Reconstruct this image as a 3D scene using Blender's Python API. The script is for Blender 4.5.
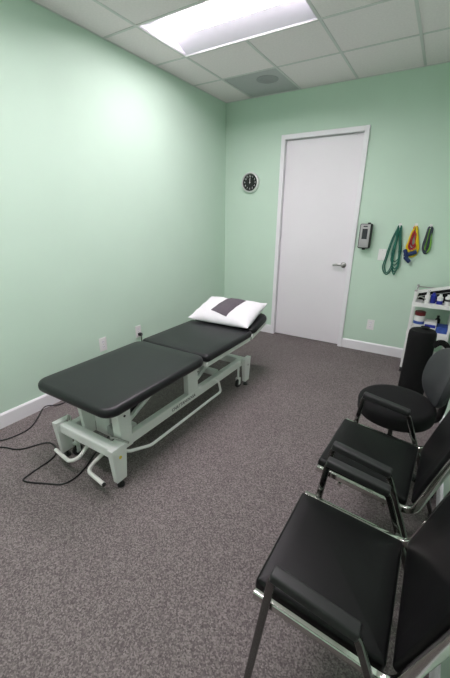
import bpy, bmesh, math, random
from mathutils import Vector, Matrix

for o in list(bpy.data.objects):
    bpy.data.objects.remove(o, do_unlink=True)
S = bpy.context.scene
C = S.collection
random.seed(4)

# ------------------------------------------------------------------ camera
CAM = (2.6399, -4.2747, 1.5486)
YAW, PITCH, ROLL, FPX = -0.5503, -0.3435, 0.0099, 339.94
cy, sy, cp, sp = math.cos(YAW), math.sin(YAW), math.cos(PITCH), math.sin(PITCH)
d = Vector((sy*cp, cy*cp, sp)); r = Vector((cy, -sy, 0)); u = r.cross(d)
c_, s_ = math.cos(ROLL), math.sin(ROLL)
r, u = c_*r + s_*u, -s_*r + c_*u
cam = bpy.data.cameras.new('camera'); cam.sensor_fit = 'HORIZONTAL'; cam.sensor_width = 36
cam.lens = FPX/450*36; cam.clip_start = 0.02
co = bpy.data.objects.new('camera', cam); C.objects.link(co)
co.matrix_world = Matrix(((r.x, u.x, -d.x, CAM[0]), (r.y, u.y, -d.y, CAM[1]), (r.z, u.z, -d.z, CAM[2]), (0, 0, 0, 1)))
S.camera = co

# ------------------------------------------------------------------ world, exposure
w = bpy.data.worlds.new('world'); S.world = w; w.use_nodes = True
w.node_tree.nodes['Background'].inputs[0].default_value = (0.6, 0.65, 0.7, 1)
w.node_tree.nodes['Background'].inputs[1].default_value = 0.05
S.view_settings.view_transform = 'Standard'; S.view_settings.look = 'None'
S.view_settings.exposure = 0.0; S.view_settings.gamma = 1.0
S.view_settings.use_curve_mapping = False
LENS_STRENGTH = 34.0            # the glowing lenses of the three recessed ceiling lights

# ------------------------------------------------------------------ materials
def lin(c):
    return tuple(((v/255)/12.92 if v/255 <= 0.04045 else ((v/255+0.055)/1.055)**2.4) for v in c) + (1,)
def mat(name, rgb, rough=0.5, metal=0.0, var=0.04, nscale=8.0, bump=0.0, bscale=200.0, spec=0.5, emit=None, estr=0, dist=0.01, coat=0):
    m = bpy.data.materials.new(name); m.use_nodes = True
    nt = m.node_tree; b = nt.nodes['Principled BSDF']
    tc = nt.nodes.new('ShaderNodeTexCoord')
    n = nt.nodes.new('ShaderNodeTexNoise'); n.inputs['Scale'].default_value = nscale; n.inputs['Detail'].default_value = 3
    nt.links.new(tc.outputs['Object'], n.inputs['Vector'])
    cr = nt.nodes.new('ShaderNodeValToRGB')
    base = lin(rgb)
    cr.color_ramp.elements[0].position = 0.3; cr.color_ramp.elements[1].position = 0.7
    cr.color_ramp.elements[0].color = tuple(max(0, v*(1-var)) for v in base[:3]) + (1,)
    cr.color_ramp.elements[1].color = tuple(min(1, v*(1+var)) for v in base[:3]) + (1,)
    nt.links.new(n.outputs['Fac'], cr.inputs['Fac'])
    nt.links.new(cr.outputs['Color'], b.inputs['Base Color'])
    b.inputs['Roughness'].default_value = rough; b.inputs['Metallic'].default_value = metal
    b.inputs['Specular IOR Level'].default_value = spec
    b.inputs['Coat Weight'].default_value = coat
    if bump:
        n2 = nt.nodes.new('ShaderNodeTexNoise'); n2.inputs['Scale'].default_value = bscale; n2.inputs['Detail'].default_value = 2
        nt.links.new(tc.outputs['Object'], n2.inputs['Vector'])
        bp = nt.nodes.new('ShaderNodeBump'); bp.inputs['Strength'].default_value = bump; bp.inputs['Distance'].default_value = dist
        nt.links.new(n2.outputs['Fac'], bp.inputs['Height']); nt.links.new(bp.outputs['Normal'], b.inputs['Normal'])
    if emit:
        b.inputs['Emission Color'].default_value = emit + (1,); b.inputs['Emission Strength'].default_value = estr
    return m

M = {}
M['paint'] = mat('green_paint', (200, 224, 206), 0.65, var=0.012, nscale=3, bump=0.05, bscale=350, dist=0.002, spec=0.3)
M['trim'] = mat('white_trim_paint', (236, 235, 238), 0.4, var=0.01)
M['door'] = mat('white_door_paint', (234, 231, 235), 0.4, var=0.012, nscale=2)
M['tile'] = mat('ceiling_tile', (244, 235, 237), 0.95, var=0.03, nscale=60, bump=0.25, bscale=180, dist=0.004, spec=0.1)
M['tbar'] = mat('ceiling_grid_metal', (214, 213, 212), 0.5, var=0.01)
M['plenum'] = mat('plenum', (120, 120, 120), 0.9)
M['reflector'] = mat('light_reflector', (206, 205, 212), 0.5, var=0.01)
M['lens'] = mat('light_lens', (255, 255, 255), 0.5, var=0.0, emit=(1.0, 0.887, 0.965), estr=LENS_STRENGTH)
M['vent'] = mat('vent_grey_metal', (186, 186, 188), 0.6, var=0.03, nscale=90)
M['vent_dark'] = mat('vent_neck', (160, 160, 163), 0.7)
M['chrome'] = mat('chrome', (205, 205, 200), 0.14, 1.0, var=0.02)
M['reflchrome'] = mat('chrome_painted_reflection', (118, 118, 116), 0.2, 1.0, var=0.02)  # leg chrome, the dark floor's reflection put into its colour
M['silver'] = mat('bright_silver', (238, 238, 238), 0.35, 0.6, var=0.02)
M['steel'] = mat('brushed_steel', (170, 168, 166), 0.28, 1.0, var=0.04)
M['leather'] = mat('black_vinyl', (8, 8, 9), 0.4, var=0.1, nscale=6, bump=0.12, bscale=260, dist=0.002, spec=0.26)
M['bedvinyl'] = mat('charcoal_vinyl', (23, 23, 26), 0.38, var=0.06, nscale=5, bump=0.10, bscale=320, dist=0.002, spec=0.42)
M['seam'] = mat('dark_seam', (14, 14, 15), 0.6)
M['bedwhite'] = mat('pale_grey_enamel', (230, 232, 229), 0.35, var=0.02)
M['pedal'] = mat('white_tube', (232, 230, 226), 0.3, var=0.02)
M['plastic'] = mat('black_plastic', (20, 20, 22), 0.45, var=0.08)
M['armpad'] = mat('black_rubber', (34, 34, 35), 0.55, var=0.06)
M['rubber'] = mat('dark_rubber', (26, 26, 27), 0.6, var=0.08)
M['grey'] = mat('grey_plastic', (168, 168, 168), 0.4, var=0.04)
M['white'] = mat('white_plastic', (232, 232, 230), 0.4, var=0.02)
M['fabric'] = mat('black_fabric', (15, 15, 16), 0.85, var=0.12, nscale=30, bump=0.3, bscale=500, dist=0.003, spec=0.25)
M['stoolgrey'] = mat('charcoal_vinyl_stool', (50, 52, 54), 0.5, var=0.06, bump=0.1, bscale=300, dist=0.002)
M['pillow'] = mat('white_cotton', (224, 223, 226), 0.85, var=0.015, nscale=20, bump=0.25, bscale=14, dist=0.012, spec=0.2)
M['cloth'] = mat('grey_cloth', (92, 86, 92), 0.8, var=0.06, nscale=40, bump=0.3, bscale=300, dist=0.003, spec=0.25)
M['teal'] = mat('teal_latex', (34, 104, 88), 0.4, var=0.12, nscale=20)
M['yellow'] = mat('yellow_latex', (228, 200, 22), 0.4, var=0.06)
M['red'] = mat('red_latex', (168, 30, 44), 0.4, var=0.08)
M['navy'] = mat('navy_foam', (24, 44, 92), 0.7, var=0.1)
M['lime'] = mat('lime_latex', (120, 176, 60), 0.4, var=0.08)
M['slate'] = mat('slate_latex', (44, 50, 66), 0.45, var=0.1)
M['blue'] = mat('blue_plastic', (34, 46, 150), 0.4, var=0.08)
M['skyblue'] = mat('blue_card', (58, 88, 170), 0.5, var=0.2, nscale=30)
M['lidred'] = mat('red_lid', (112, 14, 26), 0.4, var=0.06)
M['ink'] = mat('dark_ink', (36, 38, 40), 0.6)
M['glass'] = mat('clock_glass_black', (22, 23, 26), 0.25, var=0.02)
M['window'] = mat('smoked_window', (52, 54, 58), 0.2, var=0.02)
M['yellowsticker'] = mat('yellow_sticker', (220, 200, 70), 0.5)

def carpet_mat():
    m = bpy.data.materials.new('grey_loop_carpet'); m.use_nodes = True
    nt = m.node_tree; b = nt.nodes['Principled BSDF']
    tc = nt.nodes.new('ShaderNodeTexCoord')
    n1 = nt.nodes.new('ShaderNodeTexNoise'); n1.inputs['Scale'].default_value = 95; n1.inputs['Detail'].default_value = 5; n1.inputs['Roughness'].default_value = 0.8
    n2 = nt.nodes.new('ShaderNodeTexNoise'); n2.inputs['Scale'].default_value = 2.2; n2.inputs['Detail'].default_value = 2
    v = nt.nodes.new('ShaderNodeTexVoronoi'); v.inputs['Scale'].default_value = 190
    for n in (n1, n2, v): nt.links.new(tc.outputs['Object'], n.inputs['Vector'])
    sx = nt.nodes.new('ShaderNodeSeparateColor'); nt.links.new(v.outputs['Color'], sx.inputs[0])
    ad = nt.nodes.new('ShaderNodeMix'); ad.data_type = 'FLOAT'; ad.inputs[0].default_value = 0.36
    nt.links.new(n1.outputs['Fac'], ad.inputs[2]); nt.links.new(sx.outputs[0], ad.inputs[3])
    cr = nt.nodes.new('ShaderNodeValToRGB'); e = cr.color_ramp.elements
    e[0].position = 0.26; e[0].color = lin((80, 74, 74)); e[1].position = 0.76; e[1].color = lin((150, 142, 140))
    k = e.new(0.5); k.color = lin((112, 105, 104))
    nt.links.new(ad.outputs[0], cr.inputs['Fac'])
    mx = nt.nodes.new('ShaderNodeMix'); mx.data_type = 'RGBA'; mx.blend_type = 'MULTIPLY'; mx.inputs[0].default_value = 0.25
    cr2 = nt.nodes.new('ShaderNodeValToRGB'); cr2.color_ramp.elements[0].position = 0.35; cr2.color_ramp.elements[0].color = (0.75, 0.75, 0.75, 1); cr2.color_ramp.elements[1].position = 0.65
    nt.links.new(n2.outputs['Fac'], cr2.inputs['Fac'])
    nt.links.new(cr.outputs['Color'], mx.inputs[6]); nt.links.new(cr2.outputs['Color'], mx.inputs[7])
    nt.links.new(mx.outputs[2], b.inputs['Base Color'])
    b.inputs['Roughness'].default_value = 0.95; b.inputs['Specular IOR Level'].default_value = 0.1
    bp = nt.nodes.new('ShaderNodeBump'); bp.inputs['Strength'].default_value = 0.25; bp.inputs['Distance'].default_value = 0.004
    nt.links.new(v.outputs['Distance'], bp.inputs['Height']); nt.links.new(bp.outputs['Normal'], b.inputs['Normal'])
    return m
M['carpet'] = carpet_mat()

# ------------------------------------------------------------------ helpers
def obj(name, bm, m, parent=None, smooth=False):
    me = bpy.data.meshes.new(name)
    bmesh.ops.recalc_face_normals(bm, faces=bm.faces)
    bm.to_mesh(me); bm.free()
    me.materials.append(M[m])
    if smooth:
        for p in me.polygons: p.use_smooth = True
        try: me.set_sharp_from_angle(angle=math.radians(40))
        except Exception: pass
    o = bpy.data.objects.new(name, me); C.objects.link(o)
    if parent: o.parent = parent
    return o
def tag(o, label, cat, group=None):
    o['label'] = label; o['category'] = cat
    if group: o['group'] = group
    return o
def thing(name, label, cat, loc=(0, 0, 0), rz=0.0, group=None):
    o = bpy.data.objects.new(name, None); C.objects.link(o)
    o.location = loc; o.rotation_euler = (0, 0, rz); o.empty_display_size = 0.1
    return tag(o, label, cat, group)
def struct(name, bm, m, parent=None):
    o = obj(name, bm, m, parent)
    if not parent: o['kind'] = 'structure'
    return o
def B(): return bmesh.new()
def box(bm, a, b, bev=0.0, seg=2):
    t = bmesh.new(); bmesh.ops.create_cube(t, size=1)
    for v in t.verts:
        v.co = Vector([(a[i]+b[i])/2 + v.co[i]*(b[i]-a[i]) for i in range(3)])
    if bev: bmesh.ops.bevel(t, geom=t.edges[:], offset=bev, segments=seg, affect='EDGES', profile=0.5)
    merge(bm, t); return bm
def merge(bm, t, mtx=None):
    if mtx: bmesh.ops.transform(t, matrix=mtx, verts=t.verts)
    me = bpy.data.meshes.new('tmp'); t.to_mesh(me); t.free(); bm.from_mesh(me); bpy.data.meshes.remove(me)
def hexa(bm, pts):
    vs = [bm.verts.new(p) for p in pts]
    for f in ((0, 1, 2, 3), (7, 6, 5, 4), (0, 4, 5, 1), (1, 5, 6, 2), (2, 6, 7, 3), (3, 7, 4, 0)):
        bm.faces.new([vs[i] for i in f])
    return bm
def lathe(bm, prof, seg=32, mtx=None):
    t = bmesh.new(); rings = []
    for rr, z in prof:
        if rr < 1e-6: rings.append([t.verts.new((0, 0, z))])
        else: rings.append([t.verts.new((rr*math.cos(2*math.pi*i/seg), rr*math.sin(2*math.pi*i/seg), z)) for i in range(seg)])
    for a, b in zip(rings, rings[1:]):
        for i in range(seg):
            j = (i+1) % seg
            if len(a) == 1 and len(b) == 1: continue
            if len(a) == 1: t.faces.new((a[0], b[i], b[j]))
            elif len(b) == 1: t.faces.new((a[i], a[j], b[0]))
            else: t.faces.new((a[i], a[j], b[j], b[i]))
    if len(rings[0]) > 1: t.faces.new(rings[0][::-1])
    if len(rings[-1]) > 1: t.faces.new(rings[-1])
    merge(bm, t, mtx); return bm
def align(p, dirv):
    return Matrix.Translation(p) @ Vector(dirv).to_track_quat('Z', 'Y').to_matrix().to_4x4()
def cyl(bm, p, q, rad, seg=20, rad2=None):
    p, q = Vector(p), Vector(q); L = (q-p).length
    lathe(bm, [(rad, 0), (rad2 or rad, L)], seg, align(p, q-p)); return bm
def fillet(pts, rad, n=6):
    pts = [Vector(p) for p in pts]; out = [pts[0]]
    for a, b, c in zip(pts, pts[1:], pts[2:]):
        d1, d2 = (a-b), (c-b); l1, l2 = d1.length, d2.length
        t = min(rad, l1*0.49, l2*0.49); p0 = b + d1/l1*t; p2 = b + d2/l2*t
        for i in range(n+1):
            s = i/n; out.append(p0*(1-s)**2 + b*2*s*(1-s) + p2*s*s)
    out.append(pts[-1]); return out
def smooth_path(pts, n=8, closed=False):
    P = [Vector(p) for p in pts]; N = len(P); out = []
    rng = range(N) if closed else range(N-1)
    for i in rng:
        g = (lambda k: P[k % N]) if closed else (lambda k: P[min(max(k, 0), N-1)])
        a, b, c, e = g(i-1), g(i), g(i+1), g(i+2)
        for j in range(n):
            t = j/n
            out.append(0.5*((2*b) + (c-a)*t + (2*a-5*b+4*c-e)*t*t + (3*b-a-3*c+e)*t**3))
    if not closed: out.append(P[-1])
    return out
def sweep(bm, path, sec, closed=False, up=(0, 0, 1)):
    """sec: list of 2-D (side, up) points; or a radius."""
    if not isinstance(sec, list):
        rr = sec; sec = [(rr*math.cos(2*math.pi*i/10), rr*math.sin(2*math.pi*i/10)) for i in range(10)]
    P = [Vector(p) for p in path]; N = len(P); rings = []; prev = None
    for i in range(N):
        if closed: t = P[(i+1) % N]-P[i-1]
        else: t = P[min(i+1, N-1)]-P[max(i-1, 0)]
        t.normalize()
        if prev is None:
            s = t.cross(Vector(up))
            if s.length < 0.05: s = t.cross(Vector((1, 0, 0)))
        else: s = prev - t*prev.dot(t)
        s.normalize(); prev = s; n = s.cross(t)
        rings.append([bm.verts.new(P[i] + s*a + n*b) for a, b in sec])
    K = len(sec)
    for i in range(N if closed else N-1):
        a, b = rings[i], rings[(i+1) % N]
        for k in range(K): bm.faces.new((a[k], a[(k+1) % K], b[(k+1) % K], b[k]))
    if not closed:
        bm.faces.new(rings[0][::-1]); bm.faces.new(rings[-1])
    return bm
def rrect(w, h, rad, n=6):
    out = []
    for cx, cy_, a0 in ((w/2-rad, h/2-rad, 0), (-w/2+rad, h/2-rad, 90), (-w/2+rad, -h/2+rad, 180), (w/2-rad, -h/2+rad, 270)):
        for i in range(n+1):
            a = math.radians(a0+90*i/n); out.append((cx+rad*math.cos(a), cy_+rad*math.sin(a)))
    return out
def slab(bm, w, h, t, rad, edge, mtx=None, n=6, bulge=0.0):
    """cushion: rounded rectangle in XY with rounded top and bottom edges, z 0..t"""
    tb = bmesh.new(); rings = []
    steps = [(edge*(1-math.cos(a)), edge*(1-math.sin(a))) for a in [math.radians(x) for x in (0, 22, 45, 68, 90)]]
    lev = [(ins, z) for z, ins in [(s[0], s[1]) for s in steps]]           # bottom going up: z rises, inset falls
    levels = [(ins, z) for (ins, z) in lev] + [(ins, t-z) for (ins, z) in lev[::-1]]
    for ins, z in levels:
        pts = rrect(w-2*ins, h-2*ins, max(rad-ins, 0.002), n)
        rings.append([tb.verts.new((x, y, z)) for x, y in pts])
    K = len(rings[0])
    for a, b in zip(rings, rings[1:]):
        for k in range(K): tb.faces.new((a[k], a[(k+1) % K], b[(k+1) % K], b[k]))
    tb.faces.new(rings[0][::-1])
    # crowned top
    inner = []
    for x, y in rrect((w-2*edge)*0.8, (h-2*edge)*0.8, max(rad*0.7, 0.004), n): inner.append(tb.verts.new((x, y, t+bulge)))
    top = rings[-1]
    for k in range(K): tb.faces.new((top[k], top[(k+1) % K], inner[(k+1) % K], inner[k]))
    tb.faces.new(inner)
    merge(bm, tb, mtx); return bm
def text_bm(body, size, depth, mtx, shear=0.0, align_x='CENTER', xs=1.0):
    cu = bpy.data.curves.new('lettering', 'FONT'); cu.body = body; cu.size = size; cu.extrude = depth; cu.shear = shear
    cu.align_x = align_x; cu.align_y = 'CENTER'; cu.resolution_u = 2
    t = bpy.data.objects.new('lettering_src', cu); C.objects.link(t)
    dg = bpy.context.evaluated_depsgraph_get(); dg.update()
    me = bpy.data.meshes.new_from_object(t.evaluated_get(dg))
    bm = bmesh.new(); bm.from_mesh(me); bpy.data.meshes.remove(me)
    bpy.data.objects.remove(t); bpy.data.curves.remove(cu)
    bmesh.ops.transform(bm, matrix=mtx @ Matrix.Diagonal((xs, 1, 1, 1)), verts=bm.verts)
    return bm
def copy_tree(o, parent=None):
    c = o.copy(); C.objects.link(c); c.parent = parent
    for ch in list(o.children): copy_tree(ch, c)
    return c
def Rz(a): return Matrix.Rotation(a, 4, 'Z')
def Rx(a): return Matrix.Rotation(a, 4, 'X')
def Ry(a): return Matrix.Rotation(a, 4, 'Y')
def T(*p): return Matrix.Translation(p)
BACKWALL = Matrix(((1, 0, 0, 0), (0, 0, -1, 0), (0, 1, 0, 0), (0, 0, 0, 1)))   # local XY -> world XZ, local Z -> -Y
LEFTWALL = Matrix(((0, 0, 1, 0), (1, 0, 0, 0), (0, 1, 0, 0), (0, 0, 0, 1)))    # local X -> +Y, local Y -> Z, local Z -> +X

# ------------------------------------------------------------------ the room
W, H, YF = 2.90, 2.90, -4.85
DX0, DX1, DH = 0.786, 1.777, 2.47
JX0, JX1, JH = DX0+0.05, DX1-0.05, DH-0.05          # door opening inside the frame
struct('floor', box(B(), (-0.15, YF-0.15, -0.1), (W+0.15, 0.2, 0)), 'carpet')
struct('wall_left', box(B(), (-0.12, YF-0.12, 0), (0, 0.12, H+0.25)), 'paint')
struct('wall_right', box(B(), (W, YF-0.12, 0), (W+0.12, 0.12, H+0.25)), 'paint')
struct('wall_front', box(B(), (0, YF-0.12, 0), (W, YF, H+0.25)), 'paint')
bm = B()
box(bm, (0, 0, 0), (DX0+0.01, 0.12, H+0.25)); box(bm, (DX1-0.01, 0, 0), (W, 0.12, H+0.25)); box(bm, (DX0+0.01, 0, DH-0.01), (DX1-0.01, 0.12, H+0.25))
struct('wall_back', bm, 'paint')
def baseboard(name, a, b, axis):
    # profile: 115 mm board with an eased top edge
    hgt, th = 0.118, 0.014
    bm = B()
    if axis == 'x': prof = [(0, -0.0), (0, hgt), (-th*0.5, hgt), (-th, hgt-0.012), (-th, 0.0)]
    pr = [(0, 0), (th, 0), (th, hgt-0.014), (th*0.45, hgt), (0, hgt)]
    rings = []
    for s in (a, b):
        if axis == 'left': rings.append([bm.verts.new((p, s, z)) for p, z in pr])
        elif axis == 'right': rings.append([bm.verts.new((W-p, s, z)) for p, z in pr])
        elif axis == 'back': rings.append([bm.verts.new((s, -p, z)) for p, z in pr])
        else: rings.append([bm.verts.new((s, YF+p, z)) for p, z in pr])
    for k in range(5): bm.faces.new((rings[0][k], rings[0][(k+1) % 5], rings[1][(k+1) % 5], rings[1][k]))
    bm.faces.new(rings[0]); bm.faces.new(rings[1][::-1])
    return struct(name, bm, 'trim')
baseboard('baseboard_left', YF, 0, 'left'); baseboard('baseboard_right', YF, 0, 'right')
o = baseboard('baseboard_back', 0.014, DX0, 'back')
o2 = baseboard('baseboard_piece', DX1, W-0.014, 'back'); o2.name = 'baseboard_back.001'
baseboard('baseboard_front', 0.014, W-0.014, 'front')

# door frame and door
bm = B()
for x0, x1 in ((DX0, JX0), (JX1, DX1)): box(bm, (x0, -0.022, 0), (x1, 0.11, DH), 0.003)
box(bm, (JX0, -0.022, JH), (JX1, 0.11, DH), 0.003)
struct('trim_1', bm, 'trim')
bm = B()
for x0, x1 in ((JX0, JX0+0.012), (JX1-0.012, JX1)): box(bm, (x0, 0.075, 0), (x1, 0.11, JH-0.012))
box(bm, (JX0, 0.075, JH-0.012), (JX1, 0.11, JH))
o = obj('door_stop', bm, 'trim', bpy.data.objects['trim_1'])
door = struct('door_1', box(B(), (JX0+0.004, 0.03, 0.008), (JX1-0.004, 0.074, JH-0.004), 0.002), 'door')
hx, hz = 1.668, 1.02
bm = B(); lathe(bm, [(0.034, 0), (0.034, 0.006), (0.030, 0.012), (0.014, 0.016), (0.012, 0.05), (0.0, 0.052)], 28, align((hx, 0.03, hz), (0, -1, 0)))
hd = obj('door_handle', bm, 'steel', door, True)
bm = B(); sweep(bm, smooth_path([(hx+0.008, -0.018, hz), (hx-0.03, -0.022, hz+0.001), (hx-0.075, -0.022, hz+0.004), (hx-0.115, -0.016, hz-0.006)], 5), rrect(0.012, 0.022, 0.005, 3))
obj('lever', bm, 'steel', hd, True)
for z in (0.25, 1.2, 2.2):
    bm = B(); cyl(bm, (JX0+0.002, 0.026, z-0.05), (JX0+0.002, 0.026, z+0.05), 0.007, 12); obj('hinge', bm, 'trim', door, True)

# ceiling: slab above, grid bars, tiles one by one
G = 0.6096
XL = [0, 0.370, 0.370+G, 0.370+2*G, 0.370+3*G, 0.370+4*G, W]
YL = [0, -0.684] + [-0.684-G*k for k in range(1, 7)] + [YF]
ceil = struct('ceiling', box(B(), (0, YF, H+0.16), (W, 0, H+0.2)), 'plenum')
FIX = [(2, 1), (4, 2), (6, 1)]                                 # row, first column of each 2x4 light
occupied = {(rw, cc) for rw, c0 in FIX for cc in (c0, c0+1)} | {(0, 1)}
tile_meshes = {}
for j in range(len(YL)-1):
    for i in range(len(XL)-1):
        if (j, i) in occupied: continue
        wx, wy = XL[i+1]-XL[i], YL[j]-YL[j+1]
        key = (round(wx, 3), round(wy, 3))
        if key not in tile_meshes:
            bm = box(B(), (-wx/2+0.004, -wy/2+0.004, 0), (wx/2-0.004, wy/2-0.004, 0.015))
            t = obj('ceiling_tile', bm, 'tile', ceil); tile_meshes[key] = t.data
        else:
            t = bpy.data.objects.new('ceiling_tile', tile_meshes[key]); C.objects.link(t); t.parent = ceil
        t.location = ((XL[i]+XL[i+1])/2, (YL[j]+YL[j+1])/2, H+0.004)
fx0, fx1 = XL[1], XL[3]
def bar(a, b): return obj('grid_bar', box(B(), a, b), 'tbar', ceil)
hw = 0.011
for i, x in enumerate(XL[1:-1], 1):
    # bars running the length of the room, broken where a light fills two cells
    segs, start = [], 0.0
    for rw, c0 in FIX:
        if c0 < i < c0+2: segs.append((start, YL[rw])); start = YL[rw+1]
    segs.append((start, YF))
    for y1, y0 in segs: bar((x-hw, y0, H), (x+hw, y1, H+0.004))
for y in YL[1:-1]:
    xs = [0] + XL[1:-1] + [W]
    for a, b in zip(xs, xs[1:]): bar((a+(hw if a else 0), y-hw, H), (b-(hw if b < W else 0), y+hw, H+0.004))
bar((0, YF, H), (hw, 0, H+0.004)); bar((W-hw, YF, H), (W, 0, H+0.004))
bar((hw, -hw*1.2, H), (W-hw, 0, H+0.004)); bar((hw, YF, H), (W-hw, YF+hw, H+0.004))

def ceiling_light(j, i, label):
    x0, x1, y1, y0 = XL[i]+0.012, XL[i+2]-0.012, YL[j]-0.012, YL[j+1]+0.012
    cx, cy2 = (x0+x1)/2, (y0+y1)/2
    t = thing('ceiling_light', label, 'ceiling light', (cx, cy2, H), group='recessed fluorescent lights')
    hx_, hy = (x1-x0)/2, (y1-y0)/2
    bm = B()                                          # flange
    for a, b in (((-hx_, -hy), (hx_, -hy+0.006)), ((-hx_, hy-0.006), (hx_, hy)), ((-hx_, -hy+0.006), (-hx_+0.006, hy-0.006)), ((hx_-0.006, -hy+0.006), (hx_, hy-0.006))):
        box(bm, (a[0], a[1], 0.0045), (b[0], b[1], 0.0095))
    obj('flange', bm, 'reflector', t)
    ax, ay, by, dz = hx_-0.006, hy-0.006, 0.118, 0.075
    for sgn in (-1, 1):
        bm = B(); p = [Vector((-ax, sgn*ay, 0.007)), Vector((ax, sgn*ay, 0.007)), Vector((ax, sgn*by, dz)), Vector((-ax, sgn*by, dz))]
        hexa(bm, p + [q+Vector((0, 0, 0.004)) for q in p]); obj('reflector', bm, 'reflector', t)
        obj('end_panel', box(B(), (sgn*ax-0.003, -ay, 0.009), (sgn*ax+0.003, ay, dz+0.008)), 'reflector', t)
    obj('lens', box(B(), (-ax+0.004, -by+0.002, dz-0.004), (ax-0.004, by-0.002, dz+0.006)), 'lens', t)
    obj('housing', box(B(), (-hx_+0.004, -hy+0.004, dz+0.012), (hx_-0.004, hy-0.004, dz+0.05)), 'tbar', t)
    return t
ceiling_light(2, 1, 'glowing recessed ceiling light two rows from the door wall')
ceiling_light(4, 2, 'recessed ceiling light over the open carpet beside the treatment table')

ceiling_light(6, 1, 'recessed ceiling light nearest the wall opposite the door')

# ceiling vent
t = thing('ceiling_vent', 'grey square ceiling vent with round neck beside the corner tile', 'vent', ((XL[1]+XL[2])/2, (YL[0]+YL[1])/2, H))
vx, vy = (XL[2]-XL[1])/2-0.012, (YL[0]-YL[1])/2-0.013
bm = B()
for a, b in (((-vx, -vy), (vx, -vy+0.025)), ((-vx, vy-0.025), (vx, vy)), ((-vx, -vy+0.025), (-vx+0.025, vy-0.025)), ((vx-0.025, -vy+0.025), (vx, vy-0.025))):
    box(bm, (a[0], a[1], 0.0045), (b[0], b[1], 0.012), 0.001)
obj('vent_frame', bm, 'vent', t)
obj('perforated_panel', box(B(), (-vx+0.025, -vy+0.025, 0.006), (vx-0.025, vy-0.025, 0.012)), 'vent', t)
bm = B(); lathe(bm, [(0.115, 0.006), (0.115, 0.003), (0.105, 0.0), (0.07, 0.0), (0.065, 0.003), (0.0, 0.004)], 36, T(0.1, -0.10, 0))
obj('vent_neck', bm, 'vent_dark', t, True)

# ------------------------------------------------------------------ treatment table
bed = thing('treatment_table', 'height-adjustable treatment table with black padded top and pale grey steel base', 'treatment table', (0.975, -2.3, 0))
bl = Vector((0.975, -2.3, 0))
def L(x, y, z): return (x-bl.x, y-bl.y, z)
def lbox(bm, a, b, bev=0.004): return box(bm, L(*a), L(*b), bev)
XL0, XR0 = 0.605, 1.305
# cushions
bm = slab(B(), XR0-XL0, 0.93, 0.066, 0.085, 0.028, T(*L((XL0+XR0)/2, -3.275+0.465, 0.5065)), 8, 0.002); obj('foot_cushion', bm, 'bedvinyl', bed, True)
bm = slab(B(), XR0-XL0, 0.735, 0.062, 0.04, 0.026, T(*L((XL0+XR0)/2, -2.338+0.3675, 0.507)), 8, 0.002); obj('seat_cushion', bm, 'bedvinyl', bed, True)
HT = math.radians(14)
bm = slab(B(), XR0-XL0, 0.36, 0.062, 0.085, 0.026, T(*L((XL0+XR0)/2, -1.597, 0.507)) @ Rx(HT) @ T(0, 0.18, 0), 8, 0.002); obj('head_cushion', bm, 'bedvinyl', bed, True)
# frame under cushions
bm = B()
for x in (0.74, 1.215): lbox(bm, (x-0.02, -3.16, 0.468), (x+0.02, -2.36, 0.506))
for y in (-3.14, -2.42): lbox(bm, (0.76, y-0.02, 0.468), (1.195, y+0.02, 0.505))
obj('foot_frame', bm, 'bedwhite', bed)
bm = B()
for x in (0.69, 1.275): lbox(bm, (x-0.015, -2.33, 0.472), (x+0.015, -1.62, 0.506))
for y in (-2.3, -1.65): lbox(bm, (0.705, y-0.02, 0.472), (1.26, y+0.02, 0.505))
obj('seat_frame', bm, 'bedwhite', bed)
for x in (0.69, 1.275):
    tb = B(); box(tb, (x-bl.x-0.015, 0.0, -0.034), (x-bl.x+0.015, 0.3, -0.001), 0.003); bm = B()
    merge(bm, tb, T(0, -1.597-bl.y, 0.507) @ Rx(HT)); obj('head_frame_arm', bm, 'bedwhite', bed)
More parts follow.
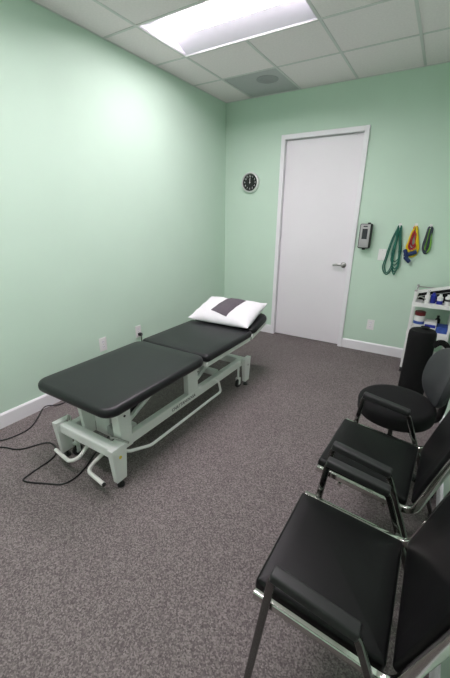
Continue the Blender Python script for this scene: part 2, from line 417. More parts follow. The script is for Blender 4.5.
# base: two long rails, cross beams, end posts, castors
for x in (0.79, 1.19): obj('base_rail', lbox(B(), (x-0.025, -3.16, 0.207), (x+0.025, -1.62, 0.276), 0.006), 'bedwhite', bed)
for y, nm in ((-3.19, 0), (-1.60, 1)):
    bm = B(); lbox(bm, (0.735, y-0.035, 0.205), (1.22, y+0.035, 0.272), 0.008); obj('cross_beam', bm, 'bedwhite', bed)
    for x in (0.715, 1.24):
        s = -1 if x < 1 else 1
        bm = B()
        hexa(bm, [Vector(L(*p)) for p in ((x-0.018, y-0.038, 0.045), (x+0.018, y-0.038, 0.045), (x+0.018, y+0.038, 0.045), (x-0.018, y+0.038, 0.045),
                                            (x-0.022, y-0.058, 0.285), (x+0.022, y-0.058, 0.285), (x+0.022, y+0.058, 0.285), (x-0.022, y+0.058, 0.285))])
        bmesh.ops.bevel(bm, geom=bm.edges[:], offset=0.005, segments=2, affect='EDGES', profile=0.5)
        po = obj('end_post', bm, 'bedwhite', bed)
        bm = B(); cyl(bm, L(x, y, 0.0), L(x, y, 0.014), 0.022, 20); cyl(bm, L(x, y, 0.014), L(x, y, 0.05), 0.009, 12); obj('levelling_foot', bm, 'rubber', po, True)
        if x > 1:
            for zz in (0.215,):
                bm = B(); cyl(bm, L(x+0.0205, y, zz), L(x+0.0245, y, zz), 0.008 if nm else 0.010, 14); obj('bolt_cap', bm, 'yellowsticker' if not nm else 'steel', po, True)
        # castor, set inward of the post
        sx = x - s*(0.05 if nm == 0 else 0.034)
        yy = y + (0.045 if nm == 0 else -0.088)
        bm = B(); wr = 0.035 if nm == 0 else 0.042
        lathe(bm, [(0.0, -0.013), (wr-0.006, -0.013), (wr, -0.008), (wr, 0.008), (wr-0.006, 0.013), (0.0, 0.013)], 24, T(*L(sx, yy, wr)) @ Ry(math.pi/2))
        ca = obj('castor', bm, 'rubber', bed, True)
        bm = B(); lathe(bm, [(0.0, -0.0145), (0.017, -0.0145), (0.017, 0.0145), (0.0, 0.0145)], 20, T(*L(sx, yy, wr)) @ Ry(math.pi/2)); obj('hub', bm, 'grey', ca, True)
        bm = B()
        for dx in (-0.0175, 0.0175): lbox(bm, (sx+dx-0.0025, yy-0.014, wr-0.006), (sx+dx+0.0025, yy+0.014, 0.09), 0.001)
        lbox(bm, (sx-0.02, yy-0.018, 0.088), (sx+0.02, yy+0.018, 0.098), 0.001)
        cyl(bm, L(sx, yy, 0.095), L(sx, yy, 0.215), 0.011, 14)
        obj('fork', bm, 'bedwhite', ca)
# retracting pedals: bent tubes reaching out from the near beam
bm = sweep(B(), fillet([L(0.935, -3.17, 0.16), L(0.932, -3.245, 0.105), L(0.905, -3.295, 0.10), L(0.735, -3.272, 0.10)], 0.05), 0.0125)
pd = obj('pedal', bm, 'pedal', bed, True)
bm = sweep(B(), fillet([L(1.085, -3.17, 0.16), L(1.05, -3.225, 0.11), L(1.075, -3.29, 0.10), L(1.24, -3.31, 0.10)], 0.045), 0.0125)
pd2 = obj('pedal', bm, 'pedal', bed, True)
bm = cyl(B(), L(1.239, -3.31, 0.10), L(1.248, -3.311, 0.10), 0.0115, 16); obj('end_cap', bm, 'rubber', pd2, True)
bm = cyl(B(), L(0.736, -3.272, 0.10), L(0.726, -3.2706, 0.10), 0.0115, 16); obj('end_cap', bm, 'white', pd, True)
# perimeter foot bar
bm = sweep(B(), fillet([L(1.205, -3.135, 0.215), L(1.25, -3.12, 0.205), L(1.25, -2.93, 0.13), L(1.25, -2.07, 0.135), L(1.245, -2.10, 0.245), L(1.21, -2.11, 0.252)], 0.03), 0.0105)
obj('foot_bar', bm, 'bedwhite', bed, True)
# uprights and lift arms
bm = B(); hexa(bm, [Vector(L(*p)) for p in ((0.875, -3.15, 0.21), (0.91, -3.15, 0.21), (0.91, -3.08, 0.21), (0.875, -3.08, 0.21), (0.865, -3.17, 0.467), (0.90, -3.17, 0.467), (0.90, -3.06, 0.467), (0.865, -3.06, 0.467))])
bmesh.ops.bevel(bm, geom=bm.edges[:], offset=0.004, segments=2, affect='EDGES', profile=0.5)
obj('upright', bm, 'bedwhite', bed)
obj('back_plate', lbox(B(), (0.905, -3.075, 0.20), (1.04, -3.06, 0.467), 0.004), 'bedwhite', bed)
bm = B(); hexa(bm, [Vector(L(*p)) for p in ((1.15, -3.13, 0.21), (1.225, -3.13, 0.21), (1.225, -3.05, 0.21), (1.15, -3.05, 0.21), (1.16, -3.15, 0.467), (1.225, -3.15, 0.467), (1.225, -3.05, 0.467), (1.16, -3.05, 0.467))])
bmesh.ops.bevel(bm, geom=bm.edges[:], offset=0.005, segments=2, affect='EDGES', profile=0.5)
up = obj('upright', bm, 'bedwhite', bed)
bm = cyl(B(), L(1.223, -3.10, 0.435), L(1.229, -3.10, 0.435), 0.007, 14); obj('bolt_cap', bm, 'plastic', up, True)
for x in (0.79, 1.19): obj('strut', lbox(B(), (x-0.022, -2.47, 0.272), (x+0.022, -2.345, 0.469), 0.005), 'bedwhite', bed)
def beam(p, q, w_, h_, name, m):
    p, q = Vector(L(*p)), Vector(L(*q)); Ln = (q-p).length
    t = B(); box(t, (-w_/2, -h_/2, 0), (w_/2, h_/2, Ln), 0.004); bm = B()
    z = (q-p).normalized(); x = Vector((1, 0, 0)); y = z.cross(x)
    merge(bm, t, Matrix(((x.x, y.x, z.x, p.x), (x.y, y.y, z.y, p.y), (x.z, y.z, z.z, p.z), (0, 0, 0, 1))))
    return obj(name, bm, m, bed)
for x in (0.88, 1.08):
    beam((x, -3.0, 0.25), (x, -2.52, 0.47), 0.025, 0.032, 'lift_arm', 'bedwhite')
    beam((x, -2.22, 0.25), (x, -1.75, 0.465), 0.025, 0.036, 'lift_arm', 'bedwhite')
for y in (-2.98, -1.98): obj('cross_tube', lbox(B(), (0.845, y, 0.215), (1.135, y+0.05, 0.262)), 'bedwhite', bed)
bm = B(); cyl(bm, L(0.99, -2.86, 0.27), L(0.99, -2.30, 0.40), 0.026, 20); cyl(bm, L(0.99, -2.30, 0.40), L(0.99, -2.05, 0.458), 0.013, 16)
ac = obj('actuator', bm, 'grey', bed, True)
bm = lbox(B(), (0.945, -2.95, 0.265), (1.05, -2.80, 0.375), 0.015); obj('motor', bm, 'plastic', ac)
bm = B(); lbox(bm, (1.045, -3.10, 0.24), (1.135, -3.02, 0.30), 0.008); obj('control_box', bm, 'grey', bed)
bm = sweep(B(), fillet([L(0.77, -3.17, 0.29), L(0.77, -3.17, 0.325), L(0.83, -3.22, 0.33)], 0.01, 4), 0.006); obj('height_lever', bm, 'steel', bed, True)
bm = sweep(B(), fillet([L(1.16, -3.16, 0.275), L(1.16, -3.16, 0.30), L(1.275, -3.13, 0.285)], 0.01, 4), 0.007); obj('height_lever', bm, 'steel', bed, True)
bm = sweep(B(), smooth_path([L(1.06, -2.95, 0.36), L(1.13, -2.82, 0.40), L(1.10, -2.62, 0.37), L(1.14, -2.45, 0.42), L(1.09, -2.3, 0.44)], 6), 0.006); obj('cable', bm, 'plastic', bed, True)
RIGHTFACE = Matrix(((0, 0, 1, 0), (1, 0, 0, 0), (0, 1, 0, 0), (0, 0, 0, 1)))
obj('lettering', text_bm('CHATTANOOGA', 0.036, 0.0008, T(*L(1.2155, -2.53, 0.243)) @ RIGHTFACE, 0.2), 'ink', bed)

# ------------------------------------------------------------------ pillow and cloth
PC = Vector((0.936, -1.44, 0.642)); PT = math.radians(16); PW, PD, PH = 0.328, 0.238, 0.10
def pillow_pt(a, b, side):
    f = (max(0, 1-abs(a)**2.8)**0.42)*(max(0, 1-abs(b)**2.6)**0.5)
    # edges bow in between the corners, so the corners stick out
    x = PW*a*(1-0.03*(1-b*b)*abs(a)); y = PD*b*(1-0.09*(1-a*a)*abs(b))
    wr = 0.006*math.sin(9*a+4*b)*math.sin(7*b+2*a)*(1-f*0.5)
    z = (0.012 + PH*f*0.86 + wr) if side > 0 else 0.012 - 0.046*f
    return Vector((x, y, z + 0.02*abs(a*b)**3*(1 if side > 0 else 1)))
def pillow_w(p): return Matrix.Translation(PC) @ Rz(math.radians(2.5)) @ Rx(PT) @ p
t = B(); N = 28; grids = {}
for side in (1, -1):
    for i in range(N+1):
        for j in range(N+1):
            a, b = math.sin((i/N-0.5)*math.pi), math.sin((j/N-0.5)*math.pi)
            if side < 0 and (i in (0, N) or j in (0, N)): grids[(side, i, j)] = grids[(1, i, j)]; continue
            p = pillow_pt(a, b, side)
            grids[(side, i, j)] = t.verts.new(p)
for side in (1, -1):
    for i in range(N):
        for j in range(N):
            q = [grids[(side, i, j)], grids[(side, i+1, j)], grids[(side, i+1, j+1)], grids[(side, i, j+1)]]
            t.faces.new(q if side > 0 else q[::-1])
bmesh.ops.transform(t, matrix=Matrix.Rotation(math.radians(2.5), 4, 'Z') @ Rx(PT), verts=t.verts)
pil = obj('pillow', t, 'pillow', None, True); pil.location = PC
tag(pil, 'plump white pillow on the head end of the treatment table', 'pillow')
# folded cloth following the pillow crown
t = B(); n1, n2 = 10, 14; g = {}
PM = Matrix.Rotation(math.radians(2.5), 4, 'Z') @ Rx(PT)
for lay in (0, 1):
    for i in range(n1+1):
        for j in range(n2+1):
            s, q = (i/n1-0.5), (j/n2-0.5)
            a = 0.05 + s*0.58 + q*0.20; b = 0.02 + q*1.38 - s*0.20
            b = min(b, 0.93)
            e = min(min(i, n1-i)/2.0, min(j, n2-j)/2.0, 1.0)
            p = pillow_pt(a, b, 1); p.z += 0.002 + (0.004 + 0.009*math.sqrt(e) if lay else 0)
            g[(lay, i, j)] = t.verts.new(PM @ p)
for i in range(n1):
    for j in range(n2):
        t.faces.new([g[(1, i, j)], g[(1, i+1, j)], g[(1, i+1, j+1)], g[(1, i, j+1)]])
        t.faces.new([g[(0, i, j)], g[(0, i, j+1)], g[(0, i+1, j+1)], g[(0, i+1, j)]])
for i in range(n1):
    for j in (0, n2): t.faces.new([g[(0, i, j)], g[(0, i+1, j)], g[(1, i+1, j)], g[(1, i, j)]])
for j in range(n2):
    for i in (0, n1): t.faces.new([g[(0, i, j)], g[(0, i, j+1)], g[(1, i, j+1)], g[(1, i, j)]])
cl = obj('folded_cloth', t, 'cloth', None, True); cl.location = PC
tag(cl, 'dark grey folded cloth lying on the white pillow', 'cloth')

# ------------------------------------------------------------------ armchairs
def make_chair(label):
    t = thing('armchair', label, 'chair', group='black vinyl and chrome armchairs')
    zf, zr, xf, xb = 0.445, 0.410, -0.205, 0.20
    def sz(x): return zf + (zr-zf)*(x-xf)/(xb-xf)
    top = (xb+0.128, 0.86)
    yr = 0.236
    # seat-and-back loop of chrome tube
    full = fillet([(xf, -yr, zf), (xb, -yr, zr), (top[0], -yr, top[1]), (top[0], yr, top[1]), (xb, yr, zr), (xf, yr, zf)], 0.05, 8)
    obj('seat_and_back_frame', sweep(B(), full, rrect(0.021, 0.030, 0.005, 3), up=(0, 0, 1)), 'chrome', t, True)
    # seat pad
    a = math.atan2(zf-zr, xb-xf)
    bm = slab(B(), 0.388, 0.434, 0.05, 0.010, 0.014, T(-0.022, 0, sz(-0.03)-0.018) @ Ry(a), 4, 0.006); obj('seat', bm, 'leather', t, True)
    # back pad
    lean = math.atan2(top[0]-xb, top[1]-zr)
    bm = slab(B(), 0.42, 0.434, 0.045, 0.012, 0.014, T(xb, 0, zr) @ Ry(lean-math.pi/2) @ T(0.232, 0, -0.022), 4, 0.005)
    obj('backrest', bm, 'leather', t, True)
    yl = 0.272
    for s in (-1, 1):
        y = s*yl
        sec = rrect(0.013, 0.028, 0.005, 3)
        pts = fillet([(-0.205, y, 0.012), (-0.135, y, 0.616), (0.092, y, 0.579), (0.305, y, 0.012)], 0.03, 6)
        n_ = len(pts)
        obj('leg_frame', sweep(B(), pts, rrect(0.024, 0.014, 0.005, 3), up=(0, 1, 0)), 'reflchrome', t, True)
        # arm pad
        p, q = Vector((-0.14, y, 0.622)), Vector((0.10, y, 0.586))
        z = (q-p).normalized(); tb = B(); box(tb, (-0.02, -0.0165, 0), (0.02, 0.0165, (q-p).length), 0.008, 3)
        side = Vector((0, 1, 0)); nn = z.cross(side)
        bm = B(); merge(bm, tb, Matrix(((side.x, nn.x, z.x, p.x), (side.y, nn.y, z.y, p.y), (side.z, nn.z, z.z, p.z), (0, 0, 0, 1))))
        obj('arm_pad', bm, 'armpad', t, True)
        for xx, zz in ((-0.204, 0.0), (0.304, 0.0)):
            bm = B(); cyl(bm, (xx, y, 0), (xx, y, 0.022), 0.015, 14); obj('foot_glide', bm, 'rubber', t, True)
        for xx in (-0.16, 0.16):
            bm = B(); z0 = sz(xx); cyl(bm, (xx+(0.003 if xx < 0 else -0.006), s*0.237, z0), (xx+(0.003 if xx < 0 else -0.006), s*0.272, z0), 0.007, 12); obj('bolt', bm, 'steel', t, True)
    obj('cross_bar', cyl(B(), (0.09, -0.225, 0.378), (0.09, 0.225, 0.378), 0.009, 12), 'chrome', t, True)
    obj('cross_bar', cyl(B(), (-0.10, -0.225, 0.39), (-0.10, 0.225, 0.39), 0.009, 12), 'chrome', t, True)
    return t
chA = make_chair('black vinyl armchair with chrome frame, the one farther from the swivel stool')
chA.location = (2.545, -3.36, 0)
chB = copy_tree(chA); chB['label'] = 'black vinyl armchair with chrome frame, right beside the swivel stool'
chB.location = (2.548, -2.705, 0); chB.rotation_euler = (0, 0, math.radians(-2.5))

# ------------------------------------------------------------------ swivel stool with back
st = thing('swivel_stool', 'black round swivel stool with an oval padded backrest on castors', 'stool', (2.578, -2.165, 0), math.radians(20))
bm = B(); R = 0.215
lathe(bm, [(0.0, 0.415), (R-0.02, 0.415), (R-0.006, 0.42), (R, 0.432), (R+0.002, 0.485), (R-0.003, 0.502), (R-0.016, 0.514), (R-0.05, 0.520), (0.0, 0.524)], 48)
obj('seat', bm, 'fabric', st, True)
bm = B(); lathe(bm, [(0.02, 0.40), (0.10, 0.40), (0.13, 0.414), (0.02, 0.414)], 32); obj('seat_plate', bm, 'plastic', st, True)
bm = B(); cyl(bm, (0, 0, 0.22), (0, 0, 0.402), 0.014, 18); cyl(bm, (0, 0, 0.075), (0, 0, 0.25), 0.025, 20); obj('gas_column', bm, 'plastic', st, True)
bs = obj('base_hub', lathe(B(), [(0.0, 0.06), (0.045, 0.06), (0.045, 0.10), (0.03, 0.115), (0.0, 0.115)], 24), 'plastic', st, True)
for k in range(5):
    a = math.radians(72*k + 240)
    dv = Vector((math.cos(a), math.sin(a), 0))
    sv = Vector((-dv.y, dv.x, 0))
    bm = B(); p0, p1 = dv*0.03 + Vector((0, 0, 0.085)), dv*0.30 + Vector((0, 0, 0.068))
    hexa(bm, [p0-sv*0.022-Vector((0, 0, 0.022)), p0+sv*0.022-Vector((0, 0, 0.022)), p0+sv*0.018+Vector((0, 0, 0.02)), p0-sv*0.018+Vector((0, 0, 0.02)),
              p1-sv*0.016-Vector((0, 0, 0.008)), p1+sv*0.016-Vector((0, 0, 0.008)), p1+sv*0.013+Vector((0, 0, 0.01)), p1-sv*0.013+Vector((0, 0, 0.01))])
    lg = obj('leg', bm, 'plastic', st)
    bm = B()
    for o_ in (-0.016, 0.016):
        lathe(bm, [(0.0, -0.009), (0.021, -0.009), (0.025, -0.005), (0.025, 0.005), (0.021, 0.009), (0.0, 0.009)], 20, Matrix.Translation(dv*0.295 + sv*o_ + Vector((0, 0, 0.025))) @ Rz(a) @ Rx(math.pi/2))
    cyl(bm, dv*0.295 + Vector((0, 0, 0.03)), dv*0.295 + Vector((0, 0, 0.066)), 0.008, 10)
    obj('castor', bm, 'plastic', lg, True)
# backrest: oval pad curved round the sitter
bm = B(); rings = []
def back_pt(u_, v_, off):
    ang = u_*0.17/0.30
    rr = 0.30 + off
    return Vector((rr*math.cos(ang)-0.07 + 0.06*(v_*0.5), rr*math.sin(ang), 0.685 + v_*0.17))
K = 40
lev = [(0.0, 0.0), (0.9, 0.0), (0.985, 0.008), (1.0, 0.02), (0.985, 0.035), (0.9, 0.045), (0.0, 0.05)]
for sc, off in lev:
    if sc == 0: rings.append([bm.verts.new(back_pt(0, 0, off-0.02))]); continue
    ring = []
    for k in range(K):
        a = 2*math.pi*k/K
        cx = math.copysign(abs(math.cos(a))**0.85, math.cos(a)); sx = math.copysign(abs(math.sin(a))**0.85, math.sin(a))
        ring.append(bm.verts.new(back_pt(cx*sc, sx*sc, off-0.02)))
    rings.append(ring)
for a, b in zip(rings, rings[1:]):
    for k in range(K):
        k2 = (k+1) % K
        if len(a) == 1: bm.faces.new((a[0], b[k], b[k2]))
        elif len(b) == 1: bm.faces.new((a[k], a[k2], b[0]))
        else: bm.faces.new((a[k], a[k2], b[k2], b[k]))
obj('backrest', bm, 'stoolgrey', st, True)
bm = sweep(B(), fillet([(0.08, 0, 0.395), (0.245, 0, 0.395), (0.262, 0, 0.48), (0.268, 0, 0.70)], 0.05, 6), rrect(0.06, 0.012, 0.004, 3), up=(0, 0, 1))
obj('back_bracket', bm, 'plastic', st, True)
bm = B(); cyl(bm, (0.05, -0.10, 0.392), (0.05, -0.23, 0.385), 0.006, 10); obj('height_lever', bm, 'plastic', st, True)

# ------------------------------------------------------------------ black drawstring roll bag
bg = thing('roll_bag', 'tall black cylindrical drawstring bag standing in front of the utility cart', 'bag', (2.638, -1.2, 0))
bm = B(); lathe(bm, [(0.0, 0.0), (0.088, 0.0), (0.099, 0.012), (0.101, 0.2), (0.100, 0.45), (0.102, 0.66), (0.099, 0.69), (0.088, 0.705), (0.05, 0.712), (0.02, 0.716), (0.0, 0.716)], 40)
obj('body', bm, 'fabric', bg, True)
bm = B()
t_ = B(); lathe(t_, [(0.03, 0.0), (0.028, 0.008), (0.018, 0.014), (0.03, 0.022), (0.034, 0.024), (0.0, 0.02)], 16); merge(bm, t_, T(0.01, 0, 0.708))
obj('gathered_neck', bm, 'fabric', bg, True)
bm = sweep(B(), smooth_path([(0.088, -0.05, 0.60), (0.125, -0.05, 0.635), (0.165, -0.03, 0.625), (0.20, -0.02, 0.57), (0.17, -0.02, 0.48), (0.115, -0.03, 0.42), (0.09, -0.045, 0.40)], 6), rrect(0.045, 0.018, 0.007, 3), up=(0, 1, 0))
obj('shoulder_strap', bm, 'fabric', bg, True)

# ------------------------------------------------------------------ utility cart
X0, X1, Y0, Y1 = 2.492, 2.862, -0.43, -0.06
ct = thing('utility_cart', 'white three-shelf utility cart in the corner by the wall hooks', 'cart', ((X0+X1)/2, (Y0+Y1)/2, 0))
co_ = Vector(((X0+X1)/2, (Y0+Y1)/2, 0)); hxc, hyc = (X1-X0)/2, (Y1-Y0)/2
for sx in (-1, 1):
    for sy_ in (-1, 1):
        x, y = sx*(hxc-0.011), sy_*(hyc-0.011)
        po = obj('post', box(B(), (x-0.011, y-0.011, 0.05), (x+0.011, y+0.011, 0.873), 0.003), 'white', ct)
        bm = B(); lathe(bm, [(0.0, -0.01), (0.022, -0.01), (0.025, -0.006), (0.025, 0.006), (0.022, 0.01), (0.0, 0.01)], 18, T(x, y, 0.025) @ Ry(math.pi/2)); obj('castor', bm, 'rubber', po, True)
        bm = lathe(B(), [(0.013, 0.873), (0.013, 0.882), (0.008, 0.888), (0.0, 0.889)], 14, T(x, y, 0)); obj('cap', bm, 'grey', po, True)
for z in (0.135, 0.425, 0.735):
    sh = obj('shelf', box(B(), (-hxc+0.004, -hyc+0.004, z), (hxc-0.004, hyc-0.004, z+0.012), 0.003), 'white', ct)
    bm = B()
    for a, b in (((-hxc+0.02, -hyc-0.004), (hxc-0.02, -hyc+0.003)), ((-hxc+0.02, hyc-0.003), (hxc-0.02, hyc+0.004)), ((-hxc-0.004, -hyc+0.02), (-hxc+0.003, hyc-0.02)), ((hxc-0.003, -hyc+0.02), (hxc+0.004, hyc-0.02))):
        box(bm, (a[0], a[1], z-0.012), (b[0], b[1], z+0.032), 0.002)
    obj('shelf_lip', bm, 'white', sh)
bm = B()
sweep(bm, fillet([(-hxc+0.011, -hyc+0.011, 0.865), (-hxc+0.011, hyc-0.011, 0.865), (hxc-0.011, hyc-0.011, 0.865), (hxc-0.011, -hyc+0.011, 0.865)], 0.03, 5), 0.006)
obj('guard_rail', bm, 'steel', ct, True)

def bottle(name, label, cat, x, y, z, prof, m, cap=None, capm='white', group=None, lab=None):
    t = thing(name, label, cat, (x, y, z), group=group)
    obj('body', lathe(B(), prof, 24), m, t, True)
    if cap: obj('cap', lathe(B(), cap, 24), capm, t, True)
    if lab:
        r0, z0, z1, lm = lab; obj('sticker', lathe(B(), [(r0, z0), (r0+0.0006, z0), (r0+0.0006, z1), (r0, z1)], 24), lm, t, True)
    return t
ZT = 0.7472
bottle('bottle', 'white round bottle beside the blue bottle on the cart top', 'bottle', 2.612, -0.31, ZT, [(0, 0), (0.022, 0), (0.024, 0.004), (0.024, 0.075), (0.012, 0.088), (0, 0.088)], 'white', [(0.013, 0.086), (0.013, 0.108), (0.011, 0.11), (0, 0.11)])
bottle('bottle', 'plain blue bottle between two white ones on the cart top', 'bottle', 2.664, -0.28, ZT, [(0, 0), (0.024, 0), (0.026, 0.004), (0.026, 0.08), (0.012, 0.092), (0, 0.092)], 'blue', [(0.013, 0.09), (0.013, 0.105), (0, 0.106)], 'blue')
bottle('bottle', 'white bottle with a broad blue lower band on the cart top', 'bottle', 2.722, -0.33, ZT, [(0, 0), (0.024, 0), (0.026, 0.004), (0.026, 0.078), (0.012, 0.09), (0, 0.09)], 'white', [(0.013, 0.088), (0.013, 0.104), (0, 0.105)], 'white', lab=(0.0261, 0.006, 0.042, 'blue'))
bottle('bottle', 'white bottle with a black label on the cart top', 'bottle', 2.79, -0.31, ZT, [(0, 0), (0.024, 0), (0.027, 0.004), (0.027, 0.078), (0.012, 0.09), (0, 0.09)], 'white', [(0.013, 0.088), (0.013, 0.104), (0, 0.105)], 'white', lab=(0.0271, 0.04, 0.06, 'ink'))
t = thing('small_clamp', 'small grey metal clamp lying at the post end of the cart top', 'clamp', (2.548, -0.33, ZT))
bm = B(); box(bm, (-0.03, -0.02, 0.0), (0.03, 0.02, 0.03), 0.006); obj('jaw', bm, 'grey', t)
bm = sweep(B(), smooth_path([(-0.025, 0, 0.03), (-0.01, 0, 0.06), (0.025, 0, 0.055), (0.05, 0, 0.035)], 5), 0.007); obj('arm', bm, 'steel', t, True)
# black block added as the tray's inner shadow, printed white card on its slope
t = thing('tray_shade_block', 'black block added as tray shade behind the bottles on the cart top', 'case', (2.665, -0.17, ZT))
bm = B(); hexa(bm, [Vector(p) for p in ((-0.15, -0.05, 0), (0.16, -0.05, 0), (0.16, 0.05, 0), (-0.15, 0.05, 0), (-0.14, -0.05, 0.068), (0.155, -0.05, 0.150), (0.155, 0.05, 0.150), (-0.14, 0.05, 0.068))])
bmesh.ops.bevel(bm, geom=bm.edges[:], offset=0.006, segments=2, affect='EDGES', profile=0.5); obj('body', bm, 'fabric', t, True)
bm = sweep(B(), fillet([(-0.13, -0.051, 0.045), (0.15, -0.051, 0.12)], 0.01), 0.0025); obj('zip', bm, 'grey', t, True)  # thin grey line across the added shade block
SL = math.atan2(0.082, 0.295)
t = thing('card_strip', 'long white card with black print resting on the black shade block', 'card', (2.667, -0.17, ZT+0.1135))
tb = box(B(), (-0.158, -0.05, 0.0), (0.158, 0.045, 0.018), 0.001); bm = B(); merge(bm, tb, Ry(-SL)); obj('card', bm, 'white', t)
obj('print', text_bm('- IIII III -', 0.014, 0.0004, Ry(-SL) @ T(-0.05, -0.0504, 0.009) @ BACKWALL), 'ink', t)
ZS = 0.4372
bottle('jar', 'white jar with a dark red lid on the cart middle shelf', 'jar', 2.578, -0.29, ZS, [(0, 0), (0.045, 0), (0.05, 0.006), (0.05, 0.165), (0.044, 0.175), (0, 0.175)], 'white', [(0.048, 0.172), (0.05, 0.176), (0.05, 0.208), (0.046, 0.213), (0, 0.213)], 'lidred', lab=(0.0505, 0.085, 0.115, 'skyblue'))
def carton(label, x0, x1, y0, y1, z0, z1, m, bands):
    t = thing('carton', label, 'box', ((x0+x1)/2, (y0+y1)/2, z0)); a, b = (x1-x0)/2, (y1-y0)/2
    obj('box_body', box(B(), (-a, -b, 0), (a, b, z1-z0), 0.002), m, t)
    for (u0, u1, v0, v1, mm) in bands: obj('printed_band', box(B(), (-a+2*a*u0, -b-0.0008, (z1-z0)*v0), (-a+2*a*u1, -b, (z1-z0)*v1)), mm, t)
    obj('lid_flap', box(B(), (-a, -b, z1-z0), (a, b*0.2, z1-z0+0.0015)), m, t)
    return t
carton('white carton with a blue stripe on the cart middle shelf', 2.632, 2.74, -0.36, -0.22, ZS, 0.565, 'white', [(0.05, 0.95, 0.55, 0.8, 'blue'), (0.5, 0.9, 0.3, 0.45, 'ink')])
carton('blue carton with a white lower edge on the cart middle shelf', 2.745, 2.842, -0.36, -0.2, ZS, 0.525, 'skyblue', [(0.0, 1.0, 0.0, 0.3, 'white')])
bottle('bottle', 'small black bottle behind the cartons on the cart middle shelf', 'bottle', 2.745, -0.16, ZS, [(0, 0), (0.024, 0), (0.025, 0.004), (0.025, 0.12), (0.012, 0.135), (0, 0.135)], 'plastic', [(0.012, 0.133), (0.012, 0.16), (0, 0.161)], 'plastic')

# ------------------------------------------------------------------ things on the door wall
# clock
ck = thing('wall_clock', 'round black-faced wall clock with a silver rim beside the door', 'clock', (0.388, 0, 1.975))
def on_wall(): return BACKWALL
R = 0.122
obj('case', lathe(B(), [(0.0, 0.0), (R-0.004, 0.0), (R, 0.006), (R, 0.03), (R-0.006, 0.04), (R-0.014, 0.042), (R-0.02, 0.036), (R-0.021, 0.03), (0, 0.029)], 48, on_wall()), 'silver', ck, True)
dial = obj('dial', lathe(B(), [(0.0, 0.0295), (R-0.0215, 0.0295), (R-0.0215, 0.031), (0, 0.031)], 48, on_wall()), 'glass', ck)
for n in range(1, 13):
    a = math.radians(90-30*n); rr = 0.075
    obj('numeral', text_bm(str(n), 0.030, 0.0004, on_wall() @ T(rr*math.cos(a), rr*math.sin(a), 0.0318)), 'white', dial)
obj('hour_hand', box(B(), (-0.003, -0.0345, -0.012), (0.003, -0.0335, 0.046), 0.0), 'white', ck)
bm = box(B(), (-0.002, -0.037, -0.015), (0.002, -0.036, 0.068)); bmesh.ops.transform(bm, matrix=Ry(math.radians(4)), verts=bm.verts); obj('minute_hand', bm, 'white', ck)
obj('hand_pin', lathe(B(), [(0.006, 0.031), (0.006, 0.039), (0, 0.04)], 14, on_wall()), 'white', ck, True)

# sanitiser dispenser
dp = thing('soap_dispenser', 'black and grey soap dispenser with a dark window beside the door frame', 'dispenser', (1.885, 0, 1.235))
obj('body', box(B(), (-0.062, -0.092, 0.0), (0.062, 0.0, 0.262), 0.014, 3), 'plastic', dp, True)
bm = B(); box(bm, (-0.052, -0.103, 0.008), (0.052, -0.088, 0.256), 0.007, 3); cv = obj('front_cover', bm, 'grey', dp, True)
obj('window', box(B(), (-0.028, -0.1045, 0.10), (0.028, -0.1025, 0.21), 0.0008), 'window', cv)
obj('badge', box(B(), (-0.022, -0.1042, 0.228), (0.022, -0.1028, 0.240), 0.0005), 'ink', cv)
obj('lock_nub', box(B(), (0.01, -0.06, 0.26), (0.04, -0.03, 0.275), 0.004), 'plastic', dp)
obj('spout', lathe(B(), [(0.016, -0.014), (0.018, 0.0), (0.018, 0.01), (0, 0.01)], 16, T(0, -0.06, -0.002)), 'plastic', dp, True)

def plate(name, label, cat, loc, mtx, kind, w_=0.08, h_=0.125, group=None):
    t = thing(name, label, cat, loc, group=group)
    def pb(a, b, bev=0.0):
        bm = box(B(), a, b, bev); bmesh.ops.transform(bm, matrix=mtx, verts=bm.verts); return bm
    obj('cover_plate', pb((-w_/2, -h_/2, 0), (w_/2, h_/2, 0.007), 0.0025), 'white', t)
    if kind == 'switch':
        obj('rocker', pb((-0.017, -0.034, 0.0072), (0.017, 0.034, 0.011), 0.0015), 'white', t)
    elif kind == 'outlet':
        for zc in (-0.026, 0.026):
            f = obj('receptacle', pb((-0.018, zc-0.016, 0.0072), (0.018, zc+0.016, 0.0095), 0.001), 'trim', t)
            for xx in (-0.007, 0.007): obj('slot', pb((xx-0.0012, zc-0.004, 0.0094), (xx+0.0012, zc+0.006, 0.0098)), 'ink', f)
    for zc in ((-0.048, 0.048) if kind == 'switch' else (0.0,)):
        bm = lathe(B(), [(0.003, 0.0068), (0.003, 0.0085), (0, 0.009)], 10, mtx @ T(0, zc, 0)); obj('screw', bm, 'grey', t)
    return t
plate('light_switch', 'white rocker light switch below the soap dispenser', 'light switch', (2.083, 0, 1.170), BACKWALL, 'switch')
plate('wall_outlet', 'white wall outlet low on the door wall above the baseboard', 'outlet', (2.080, 0, 0.343), BACKWALL, 'outlet')
plate('wall_outlet', 'unused white wall outlet above the foot end of the treatment table', 'outlet', (0, -2.252, 0.372), LEFTWALL, 'outlet', 0.085, 0.135)
plate('wall_outlet', 'white wall outlet with a black plug in it behind the treatment table', 'outlet', (0, -1.782, 0.372), LEFTWALL, 'outlet', 0.08, 0.13)

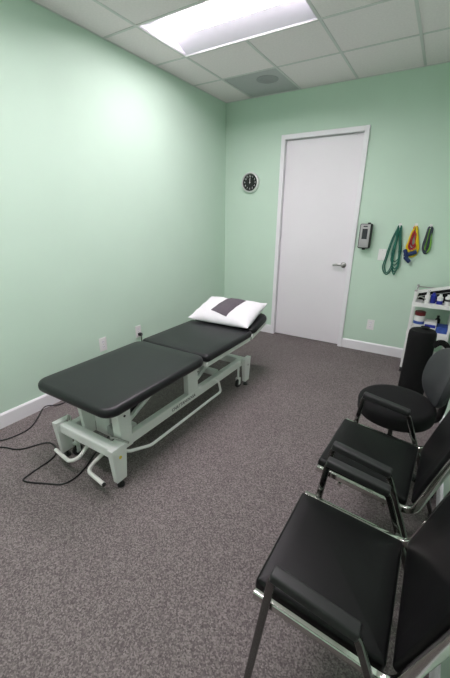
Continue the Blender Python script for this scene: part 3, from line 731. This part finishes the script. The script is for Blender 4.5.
# hooks and bands
HK = [(2.218, 1.478), (2.370, 1.478), (2.505, 1.472)]
hook_lab = ['white wall hook holding the long teal band', 'white wall hook holding the yellow and red bands', 'white wall hook holding the short dark loop band']
for (x, z), lb in zip(HK, hook_lab):
    t = thing('wall_hook', lb, 'hook', (x, 0, z), group='white adhesive wall hooks')
    obj('backing', box(B(), (-0.014, -0.006, -0.025), (0.014, 0.0, 0.03), 0.0025), 'white', t)
    bm = sweep(B(), fillet([(0, -0.005, -0.012), (0, -0.032, -0.016), (0, -0.036, 0.008)], 0.01, 5), rrect(0.01, 0.006, 0.002, 2)); obj('prong', bm, 'white', t, True)

def band_sec(w_=0.010, t_=0.004): return rrect(w_, t_, 0.0015, 2)
def loop(x, z, dxl, dxr, zb, y, top=0.010, wob=0.0, seed=0):
    rnd = random.Random(seed)
    hgt = z-zb
    pts = [(-top, 0.0), (dxl*0.55, -0.28*hgt), (dxl*0.9, -0.62*hgt), (dxl, -0.86*hgt), ((dxl+dxr)*0.5, -hgt), (dxr, -0.86*hgt), (dxr*0.9, -0.6*hgt), (dxr*0.55, -0.28*hgt), (top, 0.0), (0.0, 0.012)]
    return smooth_path([(x+px+rnd.uniform(-wob, wob), y+rnd.uniform(-wob, wob)*0.4, z+pz) for px, pz in pts], 6, True)
def band(name, label, loops, m, extra=None, group='exercise bands on the wall hooks', loc=None):
    t = thing(name, label, 'exercise band', loc, group=group)
    for k, (dxl, dxr, zb, y, mm, sec) in enumerate(loops):
        bm = sweep(B(), loop(0, 0, dxl, dxr, zb, y, 0.012, 0.006, k+len(label)), sec, True); obj('strand', bm, mm or m, t, True)
    return t
x, z = HK[0]
band('resistance_band', 'long teal exercise band looped many times over its hook', [
    (-0.105, -0.015, -0.51, -0.012, None, 0.006), (-0.085, -0.025, -0.49, -0.020, None, 0.006), (-0.02, 0.05, -0.47, -0.028, None, 0.0065),
    (-0.02, 0.045, -0.44, -0.014, None, 0.0065), (-0.035, 0.04, -0.40, -0.022, None, 0.0065), (-0.012, 0.045, -0.50, -0.027, None, 0.006), (-0.035, 0.05, -0.36, -0.018, None, 0.0055)], 'teal', loc=(x, 0, z-0.012))
x, z = HK[1]
yb = band('resistance_band', 'bright yellow band with red inner loops and navy handles on its hook', [
    (-0.048, 0.05, -0.30, -0.014, None, 0.009), (-0.04, 0.058, -0.265, -0.024, None, 0.009), (-0.055, 0.038, -0.235, -0.028, None, 0.009),
    (-0.028, 0.028, -0.215, -0.018, 'red', 0.0075), (-0.018, 0.020, -0.185, -0.026, 'red', 0.0075), (-0.034, 0.03, -0.23, -0.03, 'red', 0.006)], 'yellow', loc=(x, 0, z-0.012))
for (a, b) in (((-0.066, -0.03, -0.225), (-0.04, -0.04, -0.28)), ((-0.03, -0.045, -0.275), (0.055, -0.035, -0.245)), ((-0.055, -0.038, -0.30), (0.005, -0.045, -0.355)), ((-0.062, -0.028, -0.27), (-0.02, -0.03, -0.30))):
    bm = B(); a_, b_ = Vector(a), Vector(b); Ln = (b_-a_).length
    lathe(bm, [(0.0, 0), (0.016, 0.002), (0.02, 0.01), (0.02, Ln-0.01), (0.016, Ln-0.002), (0.0, Ln)], 14, align(a_, b_-a_)); obj('handle', bm, 'navy', yb, True)
x, z = HK[2]
band('resistance_band', 'short dark loop band with a lime stripe on its hook', [
    (-0.034, 0.02, -0.25, -0.014, 'slate', 0.011), (-0.02, 0.03, -0.235, -0.024, 'lime', 0.008), (-0.03, 0.010, -0.235, -0.026, 'slate', 0.011), (-0.015, 0.026, -0.225, -0.018, 'teal', 0.008)], 'slate', loc=(x, 0, z-0.012))

# ------------------------------------------------------------------ power cord of the table
pc = thing('power_cord', 'black power cord looping over the carpet from the wall outlet to the table', 'cord', (0.03, -1.782, 0.346))
pl = Vector((0.03, -1.782, 0.346))
obj('plug', box(B(), (-0.0198, -0.017, -0.016), (0.022, 0.017, 0.016), 0.006), 'plastic', pc)
pts = [(0.05, -1.785, 0.345), (0.066, -1.80, 0.31), (0.05, -1.80, 0.15), (0.05, -1.84, 0.012), (0.06, -2.1, 0.006), (0.055, -2.5, 0.006), (0.075, -2.8, 0.006), (0.04, -2.93, 0.03), (0.11, -3.04, 0.007), (0.195, -3.15, 0.006),
       (0.205, -3.27, 0.006), (0.165, -3.36, 0.006), (0.08, -3.35, 0.006), (0.07, -3.43, 0.006), (0.16, -3.455, 0.006), (0.27, -3.385, 0.006), (0.39, -3.335, 0.006), (0.48, -3.19, 0.006), (0.60, -3.20, 0.006),
       (0.665, -3.27, 0.006), (0.685, -3.43, 0.006), (0.71, -3.49, 0.006), (0.84, -3.435, 0.006), (0.943, -3.37, 0.006), (0.945, -3.25, 0.006), (0.885, -3.10, 0.02), (0.95, -3.0, 0.15), (0.985, -2.92, 0.262)]
obj('cable', sweep(B(), [p-pl for p in smooth_path(pts, 8)], 0.005), 'plastic', pc, True)
